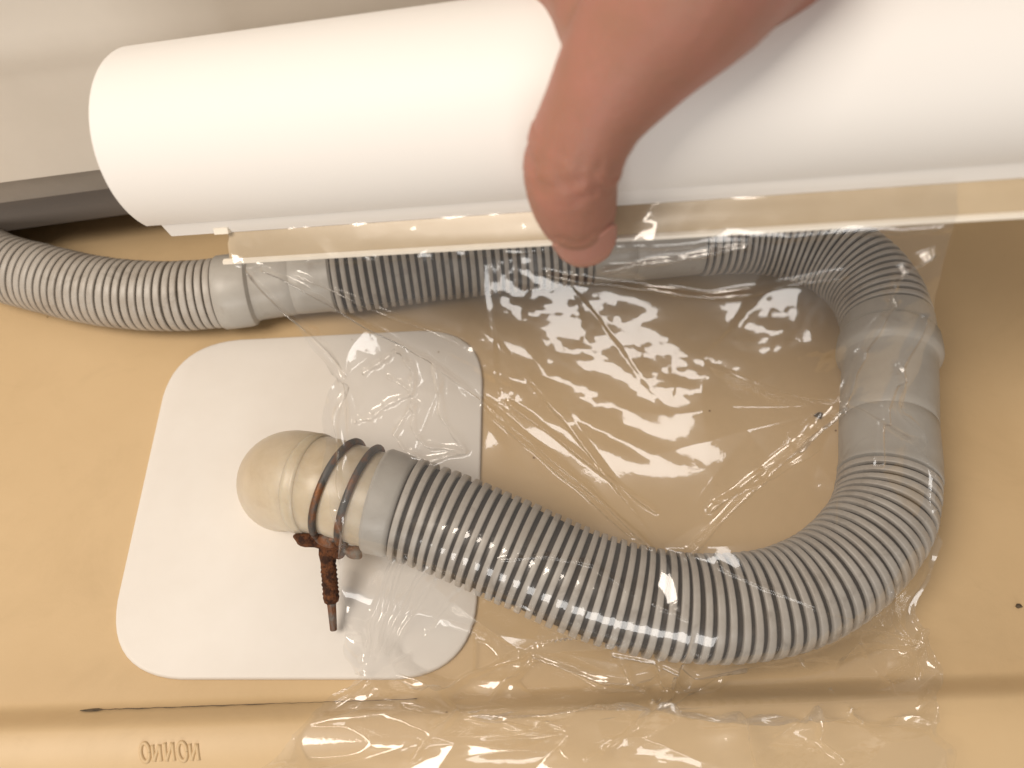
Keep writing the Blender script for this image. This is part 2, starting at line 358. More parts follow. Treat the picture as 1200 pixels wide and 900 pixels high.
# opening of the loops faces the camera side, low: find that angle
p_, t_, x_, y_ = ax.at(w1)
tgt = np.array([0, -.80, -.50]); LA = math.atan2(tgt@y_, tgt@x_) + math.pi
for s_, tl in ((w1, .0022), (w2, .0016)):
    q = loop(s_, .0193, tl, ''); V, Fc = tube(q, .00145, 10, 3); build('wire_loop', V, Fc, M['wire'], cl)
K = p_ + (tgt-(tgt@t_)*t_)/np.linalg.norm(tgt-(tgt@t_)*t_)*.0222        # screw block position
K = K+np.array([0, -.0015, .0035]); B0 = K+t_*.0010; T0 = np.array((-0.0678,0.0952,0.006)); dirb = (T0-B0)/np.linalg.norm(T0-B0); LB = np.linalg.norm(T0-B0)
def lathe(origin, d, prof_, n=14, jit=0):
    d = d/np.linalg.norm(d); u = np.cross(d, [0, 0, 1]); u /= np.linalg.norm(u); v = np.cross(u, d); rs = []
    for h, r in prof_:
        rs.append(np.array([origin+d*h+(u*math.cos(a)+v*math.sin(a))*r*(1+random.uniform(-jit, jit)) for a in np.linspace(0, 6.2832, n, endpoint=False)]))
    return loft(rs)
V, Fc = lathe(B0, dirb, [(-.004, .0016), (-.0035, .0028), (.003, .0033), (.006, .0030)]+[(h, .0030+.0002*((i % 2)*2-1)) for i, h in enumerate(np.linspace(.007, LB*.60, 16))]+[(LB*.66, .0027), (LB*.68, .0018), (LB*.70, .0016), (LB*.99, .0013), (LB, .001)], 14, .05)
sc = build('screw_shank', V, Fc, M['rust'], cl)
V, Fc = lathe(B0, dirb, [(LB*.66, .0020), (LB*.70, .0017), (LB*.99, .00135), (LB*1.001, .0010)], 12)
build('screw_tip', V, Fc, M['rustgrey'], cl)
def blob(c, r3, m, name, seed, jit=.18, axis=None):
    bm = bmesh.new(); bmesh.ops.create_icosphere(bm, subdivisions=3, radius=1); rr = np.random.default_rng(seed); ph = rr.uniform(0, 6, (4, 3)); fr = rr.uniform(1.5, 4, (4, 3))
    for v in bm.verts:
        k = 1+jit*sum(math.sin(fr[i][0]*v.co.x+ph[i][0])*math.sin(fr[i][1]*v.co.y+ph[i][1])*math.sin(fr[i][2]*v.co.z+ph[i][2]) for i in range(4))
        v.co = Vector((v.co.x*k*r3[0], v.co.y*k*r3[1], v.co.z*k*r3[2]))
    rot = (axis.to_track_quat('X', 'Z').to_matrix().to_4x4() if axis else Matrix())
    bm.transform(Matrix.Translation(Vector(c)) @ rot)
    me = bpy.data.meshes.new(name); bm.to_mesh(me); bm.free(); me.polygons.foreach_set('use_smooth', [True]*len(me.polygons))
    o = bpy.data.objects.new(name, me); COL.objects.link(o); me.materials.append(m); o.parent = cl; return o
tv = Vector(t_); up = Vector((0, 0, 1))
wing = blob(Vector(B0)-tv*.0055+Vector((0, .0005, .002)), (.0066, .0030, .0040), M['rust'], 'wing_nut', 3, .3, Vector((-.9, .15, -.35)))
blob(Vector(B0)-tv*.0078+Vector((0, .0028, .0028)), (.0026, .0018, .0036), M['rust'], 'wing_nut', 9, .25, Vector((-.5, .5, .6)))
blob(Vector(B0)+Vector((0, .0015, .0035)), (.0046, .0034, .0032), M['rustgrey'], 'screw_head', 5, .15, tv)
blob(Vector(B0)+tv*.004+Vector((0, .0005, .001)), (.0046, .0036, .0036), M['rust'], 'nut', 6, .22, tv)
blob(Vector(B0)+tv*.0105+Vector((0, .001, -.001)), (.0044, .0026, .0028), M['rustgrey'], 'wire_hook', 8, .2, tv)
q = [B0+np.array(d) for d in ((-.003, .002, .004), (.003, .0005, .0055), (.008, .002, .0062), (.011, .004, .0075))]
V, Fc = tube(q, .0013, 8, 8); build('wire_end', V, Fc, M['wire'], cl)

# ------------------------------------------------------------------ crumbs on the pan
def crumb(c, r, label, seed):
    global cl
    o = blob((0, 0, 0), r, M['grime'], 'dirt_crumb', seed, .3); o.parent = None; o.location = c; tag(o, label, 'crumb'); o['group'] = 'dirt crumbs on the pan'
p = (0.1368,0.193,0.0); crumb((p[0], p[1], .0012), (.0016, .0012, .0012), 'dark dirt crumb on the pan floor inside the hose loop', 11)
p = (0.1989,0.1064,0.0); crumb((p[0], p[1], .0008), (.0012, .0009, .0008), 'small dark dirt crumb on the pan floor near the right wall', 12)

# ------------------------------------------------------------------ cling film case
case = thing('cling_film_case', 'white plastic cling film dispenser tube held above the hose', 'dispenser')
A0 = np.array((-0.1256,0.2325,0.1236)); A1 = np.array((0.096,0.2036,0.1752)); AX = A1-A0; AL = np.linalg.norm(AX); AX /= AL
mid = (A0+A1)/2; cv = np.array([0, 0, .33])-mid; PN = cv-(cv@AX)*AX; PN /= np.linalg.norm(PN); QD = np.cross(AX, PN); QD = -QD if QD[2] > 0 else QD
RC = .0312; CE = AL*1.42
def cs(a, p, q): return A0+AX*a+PN*p+QD*q
def extc(prof, a0, a1, m, name, bev=.0008, parent=case, sharp=35):
    n = len(prof); P_ = np.array(prof); cn = P_.mean(0)
    def sh(d):
        v = cn-P_; l = np.linalg.norm(v, axis=1)[:, None]; return P_+v/l*np.minimum(d, l*.3)
    rs = [[cs(a, *x) for x in sh(d)] for a, d in ((a0, bev), (a0+bev*.3, bev*.3), (a0+bev, 0), (a1-bev, 0), (a1-bev*.3, bev*.3), (a1, bev))]
    V, Fc = loft([np.array(r_) for r_ in rs]); o = build(name, V, Fc, m, parent, True, sharp); fix_normals(o); return o
arc = [(RC*math.cos(t), RC*math.sin(t)) for t in np.linspace(R(62), R(62-285), 72)]
inn = [((RC-.0016)*math.cos(t), (RC-.0016)*math.sin(t)) for t in np.linspace(R(62-285), R(62), 72)]
extc(arc+inn, 0, CE, M['case'], 'cover', .0006)
pA = (RC*math.cos(R(62)), RC*math.sin(R(62)))
extc([(pA[0]+.0003, pA[1]-.0008), (pA[0]-.0046, pA[1]+.0046), (pA[0]-.0060, pA[1]+.0036), (pA[0]-.0014, pA[1]-.0012)], .006, CE-.006, M['case'], 'cover_lip', .0004)
extc([(.027*math.cos(t), .027*math.sin(t)) for t in np.linspace(0, 2*math.pi, 48, endpoint=False)], .004, CE-.004, M['case'], 'roll_core', .001)
# clear cutter bar below the lip
bq = pA[1]+.0036; bp = pA[0]-.0058
bar = extc([(bp+.0004, bq-.003), (bp+.0012, bq+.0025), (bp+.0030, bq+.0048), (bp+.0034, bq+.0096), (bp+.0012, bq+.0096), (bp+.0012, bq+.0052), (bp-.0004, bq+.0030), (bp-.0014, bq-.003)], .0285, CE-.028, M['bar'], 'cutter_bar', .0003)
extc([(bp+.0036, bq+.0096), (bp+.0046, bq+.0104), (bp+.0044, bq+.0114), (bp+.0010, bq+.0108), (bp+.0008, bq+.0098)], .0262, CE-.026, M['edge'], 'blade_edge', .0002, bar)
extc([(bp+.0034, bq-.001), (bp+.0034, bq+.0012), (bp+.0014, bq+.0012), (bp+.0014, bq-.001)], .0245, .0300, M['edge'], 'bar_flange', .0002, bar)

# ------------------------------------------------------------------ hand
hand_v, hand_f = [], []
def add(vf):
    hand_f.extend([tuple(i+len(hand_v) for i in f) for f in vf[1]]); hand_v.extend(list(vf[0]))
def limb(pts, rads, flat=1.0, up=(1, 0, .35)):
    p = Path(pts, 14, up); P_ = np.concatenate([[0], np.cumsum(np.linalg.norm(np.diff(np.array(pts, float), axis=0), axis=1))]); P_ = P_/P_[-1]*p.L
    rr = lambda s: float(np.interp(s, P_, rads))
    rs = []
    for k in range(1, 7):
        a = k/6*math.pi/2; r0 = rads[0]; q, t, x, y = p.at(0); c = q-t*r0*.8*math.cos(a); rad_ = r0*math.sin(a)
        ang = np.linspace(0, 2*np.pi, 24, endpoint=False); rs.append(c+np.outer(np.cos(ang)*rad_, x)+np.outer(np.sin(ang)*rad_*flat, y))
    for s in np.linspace(0, p.L, 36)[1:]: rs.append(p.ring(s, rr(s), 24, rr(s)*flat))
    r1 = rads[-1]; q, t, x, y = p.at(p.L)
    for k in range(1, 6):
        a = (1-k/6)*math.pi/2; c = q+t*r1*.8*math.cos(a); rad_ = r1*math.sin(a)
        ang = np.linspace(0, 2*np.pi, 24, endpoint=False); rs.append(c+np.outer(np.cos(ang)*rad_, x)+np.outer(np.sin(ang)*rad_*flat, y))
    add(loft(rs)); return p
TH = limb([(0.0202,0.1707,0.1465), (0.019,0.1711,0.1509), (0.0171,0.1713,0.1581), (0.016,0.1719,0.1686), (0.0206,0.1758,0.1824), (0.0301,0.1833,0.1954), (0.041,0.1905,0.2083), (0.052,0.1994,0.2199)],
          [.0108, .0130, .0144, .0149, .0156, .0205, .0265, .029], .86)
limb([(0.0254,0.1862,0.1937), (0.0231,0.2005,0.1945), (0.0179,0.2192,0.1898), (0.01,0.2343,0.1828)], [.012, .0125, .0105, .0095])            # web
limb([(-0.0102,0.2489,0.1708), (0.0026,0.2465,0.174), (0.0202,0.2387,0.1833), (0.0351,0.2372,0.1942), (0.045,0.2291,0.2091)], [.0082, .0092, .0098, .012, .015])   # index
for (u0, v0, k) in ((770, -52, 0), (845, -60, 1), (915, -66, 2)):
    dd = .012*k*.35
    limb([(0.0312,0.2408,0.1135) if k == 0 else (0.0535,0.238,0.1188) if k == 1 else (0.0742,0.2388,0.1276), (0.0383,0.2627,0.1251) if k == 0 else (0.0607,0.2595,0.1301) if k == 1 else (0.0807,0.2577,0.1373),
          (0.0447,0.2769,0.1483) if k == 0 else (0.0657,0.2734,0.1532) if k == 1 else (0.0844,0.2684,0.1583), (0.0482,0.2627,0.1796) if k == 0 else (0.0655,0.259,0.1843) if k == 1 else (0.081,0.2551,0.1878), (0.0541,0.2412,0.205) if k == 0 else (0.0673,0.2401,0.2079) if k == 1 else (0.0805,0.239,0.2095)],
         [.0080-.0006*k, .0090-.0007*k, .0098-.0007*k, .0105-.0006*k, .015])
limb([(0.0512,0.2001,0.2144), (0.0647,0.2176,0.2173), (0.078,0.2284,0.2289), (0.0943,0.2433,0.2419), (0.116,0.2626,0.2602), (0.1424,0.2857,0.2808)], [.026, .034, .032, .027, .029, .034], .8)
limb([(0.0502,0.2311,0.2069), (0.0633,0.2329,0.2104), (0.0773,0.2337,0.2133)], [.017, .02, .018])
hraw = build('hand', hand_v, hand_f, M['skin'])
md = hraw.modifiers.new('r', 'REMESH'); md.mode = 'VOXEL'; md.voxel_size = .0011; md.use_smooth_shade = True
ms = hraw.modifiers.new('s', 'SMOOTH'); ms.factor = .5; ms.iterations = 14
dg = bpy.context.evaluated_depsgraph_get(); me = bpy.data.meshes.new_from_object(hraw.evaluated_get(dg))
hraw.modifiers.clear(); hraw.data = me; hraw.data.name = 'hand'
hv = np.empty(len(me.vertices)*3); me.vertices.foreach_get('co', hv); hv = hv.reshape(-1, 3)
tp = TH.p[::3]; ts = TH.s[::3]; near = np.argmin(((hv[:, None]-tp[None])**2).sum(2), axis=1); ss_ = ts[near]; vr = hv-tp[near]; dl = np.linalg.norm(vr, axis=1)
dn = np.zeros(len(hv))                     # folds of skin over the thumb joint and one below the nail
for c_, w_, a_ in ((.0235, .0007, .0005), (.0262, .0008, .0007), (.0290, .0007, .0005), (.0320, .0009, .0004), (.0085, .0009, .0004)):
    dn -= a_*np.exp(-((ss_+.0009*np.sin(hv[:, 0]*700+c_*900)-c_)/w_)**2)
dn += .0007*np.exp(-((ss_-.0265)/.006)**2)
dn *= (ss_ < .045) & (dl < .022)
hv += vr/np.maximum(dl, 1e-6)[:, None]*dn[:, None]; me.vertices.foreach_set('co', hv.ravel()); me.update()
me.polygons.foreach_set('use_smooth', [True]*len(me.polygons))
hand = tag(hraw, 'bare hand gripping the white dispenser tube, thumb pressed down on the film', 'hand')
# thumb nail: a curved plate on the back of the thumb tip
nv, nf = [], []; CP = np.array([0, 0, .33])
NS, NA = 9, 13
for i in range(NS):
    s = -.0082 + i/(NS-1)*.0150
    q, t, x, y = TH.at(max(s, 0)); 
    if s < 0: q = q+t*s
    dv = CP-q; dv -= (dv@t)*t; dv /= np.linalg.norm(dv); sd = np.cross(t, dv)
    half = math.radians(56)*(1-.35*max(0, (i-5)/3)**2)*(1-.25*max(0, (2-i)/2)**2)
    r = float(np.interp(s, [-.0082, -.004, 0, .0068], [.0078, .0098, .0108, .0125]))
    for j in range(NA):
        a = (j/(NA-1)*2-1)*half; nv.append(q+(dv*math.cos(a)+sd*math.sin(a))*r)
for i in range(NS-1):
    for j in range(NA-1): nf.append((i*NA+j, i*NA+j+1, (i+1)*NA+j+1, (i+1)*NA+j))
nail = build('thumb_nail', nv, nf, M['nail'], hand); md = nail.modifiers.new('t', 'SOLIDIFY'); md.thickness = .0006; md.offset = 0

# ------------------------------------------------------------------ cling film sheet
NU, NV = 76, 96
cols = [0, .25, .5, .75, 1]
def bar_pt(f, p, q):                      # a point on the cutter bar, f along it
    return cs(.0285+f*(CE*.695), p, q)
top0 = [bar_pt(f, bp+.0042, bq+.0005) for f in (0.01, .25, .5, .75, 1.0)]
top1 = [bar_pt(f, bp+.0056, bq+.0118) for f in (0.01, .25, .5, .75, 1.0)]
rows_t = [0, .045, .44, .52, .66, .76, 1]
G = [top0, top1,
     [(-0.0603,0.1276,0.054), (-0.0133,0.1232,0.05), (0.0512,0.1085,0.046), (0.0982,0.1097,0.047), (0.155,0.1381,0.046)],
     [(-0.0621,0.114,0.036), (-0.0157,0.1077,0.04), (0.0487,0.0933,0.046), (0.1008,0.0904,0.046), (0.1519,0.1124,0.04)],
     [(-0.0639,0.0921,0.01), (-0.0064,0.0853,0.006), (0.0569,0.0778,0.005), (0.1084,0.0761,0.006), (0.1609,0.0864,0.008)],
     [(-0.0555,0.0781,0.004), (0.0,0.0638,0.015), (0.0494,0.0644,0.016), (0.103,0.0627,0.016), (0.1515,0.0644,0.016)],
     [(-0.0937,0.0388,0.018), (-0.0223,0.0299,0.018), (0.0472,0.0274,0.018), (0.0973,0.0274,0.018), (0.1446,0.0299,0.018)]]
G = np.array(G, float)
def crow(P, xs_, x):                      # smooth interpolation of a polyline of points
    out = np.empty((len(x), 3))
    for k in range(3):
        m = np.gradient(P[:, k], xs_); i = np.clip(np.searchsorted(xs_, x)-1, 0, len(xs_)-2)
        h = np.array(xs_)[i+1]-np.array(xs_)[i]; t = (x-np.array(xs_)[i])/h
        out[:, k] = (2*t**3-3*t**2+1)*P[i, k]+(t**3-2*t**2+t)*h*m[i]+(-2*t**3+3*t**2)*P[i+1, k]+(t**3-t**2)*h*m[i+1]
    return out
su = np.linspace(0, 1, NU); tv_ = np.linspace(0, 1, NV)
rowsd = np.stack([crow(G[r], cols, su) for r in range(len(G))])          # rows x NU x 3
X = np.empty((NV, NU, 3))
for i in range(NU):
    for k in range(3): X[:, i, k] = np.interp(tv_, rows_t, rowsd[:, i, k])
# left edge kink (a pulled corner) and right edge tuck
pk = np.array((-0.0582,0.1589,0.086)); ti = int(.24*NV)
for j in range(NV):
    t = tv_[j]; wgt = np.interp(t, [.045, .24, .44], [0, 1, 0]); d = pk-X[ti, 0]
    fall = np.exp(-(su/.10)**2)[:, None]; X[j] += fall*d*wgt
smooth = X.copy()
for _ in range(6): smooth[1:-1] = (smooth[:-2]+smooth[1:-1]*2+smooth[2:])/4
X = smooth
def nlow(n, sc_):                          # low-frequency noise field
    f = np.zeros((NV, NU))
    for _ in range(n):
        a, b = rng.normal(0, sc_, 2); f += np.sin(a*su[None]*6.28+b*tv_[:, None]*6.28+rng.uniform(0, 6.28))
    return f/math.sqrt(n)
rest_h = np.linalg.norm(X[:, 1:]-X[:, :-1], axis=2)*(1.018+.008*nlow(8, 2)[:, 1:])
rest_v = np.linalg.norm(X[1:]-X[:-1], axis=2)*(1.010+.004*nlow(8, 2)[1:])
hh = np.median(rest_h); 
d1r = np.linalg.norm(X[1:, 1:]-X[:-1, :-1], axis=2)*1.022; d2r = np.linalg.norm(X[1:, :-1]-X[:-1, 1:], axis=2)*1.022
X[3:] += rng.normal(0, .0003, X[3:].shape)
pin = np.zeros((NV, NU), bool); pin[:int(.045*NV)+1] = True
pin[-2:] = True
def pin_at(i, j, p=None):
    pin[j, i] = True
    if p is not None: X[j, i] = p
pin_at(0, ti, pk)
for (i, t) in ((0, .66), (0, .76), (int(.5*NU), .765), (int(.76*NU), .765), (NU-1, .66), (NU-1, .76), (int(.25*NU), .775), (int(.12*NU), .78), (int(.64*NU), .80), (int(.9*NU), .79)):
    pin_at(i, int(t*NV))
wgt = (~pin).astype(float)[..., None]
hose_p = HP.p[::10]; hose_s = HP.s[::10]; hose_r = np.array([rad(s) for s in hose_s])+.0009
m_ = hose_s > S['b0']; hose_p, hose_r = hose_p[m_], hose_r[m_]
ep = ax.p[::20]; hose_p = np.concatenate([hose_p, ep]); hose_r = np.concatenate([hose_r, np.full(len(ep), .0200)])
def con(sl_a, sl_b, rest, kc, ks):
    a, b = X[sl_a], X[sl_b]; d = b-a; l = np.linalg.norm(d, axis=-1)+1e-9; c = l-rest
    k = np.where(c > 0, ks, kc); wa, wb = wgt[sl_a], wgt[sl_b]; ws = wa+wb+1e-9
    g = (k*c/l)[..., None]*d/ws; X[sl_a] += g*wa; X[sl_b] -= g*wb
def sl(o): return slice(o, None)
def hedges(kc, ks):
    for o in (0, 1):
        n = (NU-1-o+1)//2; a = slice(o, o+2*n-1, 2); b = slice(o+1, o+2*n, 2); con((slice(None), a), (slice(None), b), rest_h[:, o:o+2*n-1:2], kc, ks)
def vedges(kc, ks):
    for o in (0, 1):
        n = (NV-1-o+1)//2; a = slice(o, o+2*n-1, 2); b = slice(o+1, o+2*n, 2); con((a,), (b,), rest_v[o:o+2*n-1:2], kc, ks)
def shear(kc, ks):
    for o in (0, 1):
        n = (NV-1-o+1)//2; a = slice(o, o+2*n-1, 2); b = slice(o+1, o+2*n, 2)
        con((a, slice(0, -1)), (b, slice(1, None)), d1r[o:o+2*n-1:2], kc*.5, ks*.5); con((a, slice(1, None)), (b, slice(0, -1)), d2r[o:o+2*n-1:2], kc*.5, ks*.5)
def bend(k, st):
    for ax_ in (0, 1):
        Y = np.moveaxis(X, ax_, 0); W = np.moveaxis(wgt, ax_, 0)
        L_ = (Y[:-2*st]+Y[2*st:])/2-Y[st:-st]
        Y[st:-st] += k*L_*W[st:-st]
def collide():
    f = X.reshape(-1, 3); w_ = wgt.reshape(-1)
    low = np.where((f[:, 2] < .075) & (w_ > 0))[0]; q = f[low]
    d2 = ((q**2).sum(1)[:, None] + (hose_p**2).sum(1)[None] - 2*q@hose_p.T); k = np.argmin(np.sqrt(np.maximum(d2, 1e-12))-hose_r[None], axis=1)
    v = q-hose_p[k]; l = np.linalg.norm(v, axis=1)+1e-9; pen = hose_r[k]-l; s_ = pen > 0
    q[s_] += v[s_]/l[s_, None]*pen[s_, None]
    fl_ = pan_h(q[:, 0], q[:, 1])+.0012; inpl = (q[:, 0] < (-0.0143,0.1467,0.0)[0]) & (q[:, 1] > (-0.0961,0.0784,0.0)[1]); fl_ = fl_+np.where(inpl, .002, 0)
    q[:, 2] = np.maximum(q[:, 2], fl_); f[low] = q
    cont = np.zeros(len(f), bool); cont[low[s_]] = True
    return cont.reshape(NV, NU)
prev = X.copy(); NIT = 170
for it in range(NIT):
    vel = (X-prev)*.90; prev = X.copy()
    X += (vel + np.array([0, 0, -.00010 if it < 130 else -.00002]))*wgt
    for _ in range(3):
        hedges(.55, 1); vedges(.55, 1); shear(.3, .8)
    bend(.10, 1)
    if it % 3 == 0: bend(.05, 2)
    ct = collide(); prev[ct] = prev[ct]*.3+X[ct]*.7
# finer sheet from the draped one, then the creases a pulled film takes: folds that
# run out from the points where it catches, and straight pulled ridges between them
FU, FV = 500, 640
def resample(A, n, axis):
    A = np.moveaxis(A, axis, 0); m = len(A); x = np.linspace(0, m-1, n); i = np.clip(x.astype(int), 0, m-2); t = (x-i)[:, None, None]
    p0, p1, p2, p3 = A[np.maximum(i-1, 0)], A[i], A[i+1], A[np.minimum(i+2, m-1)]
    o = .5*((2*p1)+(-p0+p2)*t+(2*p0-5*p1+4*p2-p3)*t*t+(-p0+3*p1-3*p2+p3)*t**3)
    return np.moveaxis(o, 0, axis)
for _ in range(2):
    X[1:-1, 1:-1] = .5*X[1:-1, 1:-1]+.125*(X[:-2, 1:-1]+X[2:, 1:-1]+X[1:-1, :-2]+X[1:-1, 2:])
X = resample(resample(X, FV, 0), FU, 1)
SW, TL = .225, .315
su = np.linspace(0, 1, FU); tv_ = np.linspace(0, 1, FV)
PSx, PSy = np.meshgrid(su*SW, tv_*TL)
rg = np.random.default_rng(21)
# gentle domain warp so that no crease is ruler straight
WX, WY = np.zeros_like(PSx), np.zeros_like(PSx)
for _ in range(7):
    a, b = rg.normal(0, 55, 2); c_, d_ = rg.uniform(0, 6.28, 2); am = .0010/math.hypot(a/40, b/40, 1)
    WX += am*np.sin(a*PSx+b*PSy+c_); WY += am*np.sin(a*PSx+b*PSy+d_)
QX, QY = PSx+WX, PSy+WY
Hd = np.zeros_like(PSx)
def sp(st): 
    i = min(int(round(st[0]*(FU-1))), FU-1); j = min(int(round(st[1]*(FV-1))), FV-1); return QX[j, i], QY[j, i]
def dcone(st, slope, reach, n, bias=0):
    x, y = sp(st); dx_, dy_ = QX-x, QY-y; r = np.hypot(dx_, dy_); th = np.arctan2(dy_, dx_)
    an = np.sort(rg.uniform(-math.pi, math.pi, n)); va = rg.uniform(.35, 1, n)*np.where(np.arange(n) % 2, 1, -1)
    psi = np.interp(th, np.concatenate([[an[-1]-2*math.pi], an, [an[0]+2*math.pi]]), np.concatenate([[va[-1]], va, [va[0]]]))
    global Hd
    Hd = Hd + slope*r*(psi+bias)*np.exp(-(r/reach)**1.6)
def ridge(a, b, width, height, sharp=1.0, pucker=0):
    global Hd
    x0, y0 = sp(a); x1, y1 = sp(b); ux, uy = x1-x0, y1-y0; L_ = math.hypot(ux, uy)+1e-9; ux /= L_; uy /= L_
    al = (QX-x0)*ux+(QY-y0)*uy; ac = -(QX-x0)*uy+(QY-y0)*ux; f = al/L_
    env = np.clip(f/.06+.5, 0, 1)*np.clip((1-f)/.06+.5, 0, 1)
    wv = width*(1+.35*np.sin(al/L_*9+x0*900)); d = np.exp(-(ac/(wv*.62))**2)
    if pucker: env = env*(1+pucker*np.sin(al*1900+2*np.sin(al*420)+ac*300))
    Hd = Hd + height*env*d
def facets(n, slope, x0, x1, y0, y1, ax_, ay_, soft=.01):
    """cells with straight fold lines between them"""
    global Hd
    pts = np.stack([rg.uniform(x0, x1, n), rg.uniform(y0, y1, n)], 1); off = rg.uniform(0, .5, n); best = np.full(PSx.shape, 1e9)
    gx, gy = rg.normal(0, 1, n), rg.normal(0, 1, n); hh_ = np.zeros_like(PSx)
    for k in range(n):
        dx_, dy_ = (QX-pts[k, 0])/ax_, (QY-pts[k, 1])/ay_; h_ = np.hypot(dx_, dy_)+off[k]*.3
        best = np.minimum(best, h_)
    w_ = np.clip((PSx-x0)/soft, 0, 1)*np.clip((x1-PSx)/soft, 0, 1)*np.clip((PSy-y0)/soft, 0, 1)*np.clip((y1-PSy)/soft, 0, 1)
    Hd = Hd + slope*(best-.6)*w_*min(ax_, ay_)
# catching points
for st, sl_, rc_, n_ in (((0.5333,0.4), .12, .040, 9), ((0.88,0.2526), .13, .036, 10), ((0.04,0.2316), .12, .026, 8), ((0.2933,0.2), .13, .022, 7), ((0.36,0.2316), .12, .020, 7),
                         ((0.68,0.1789), .08, .030, 8), ((0.5067,0.0842), .07, .026, 7), ((0.8533,0.3579), .16, .012, 8),
                         ((0.4933,0.7263), .36, .032, 11), ((0.3067,0.6211), .40, .026, 8), ((0.04,0.7263), .34, .020, 10), ((0.76,0.7368), .36, .026, 9), ((1.0,0.6421), .34, .018, 8),
                         ((0.1733,0.7789), .32, .022, 8), ((0.64,0.7579), .32, .022, 8), ((0.9867,0.7895), .34, .018, 8), ((0.36,0.7789), .32, .024, 8), ((0.0,0.8632), .3, .02, 8)):
    dcone(st, sl_, rc_, n_)
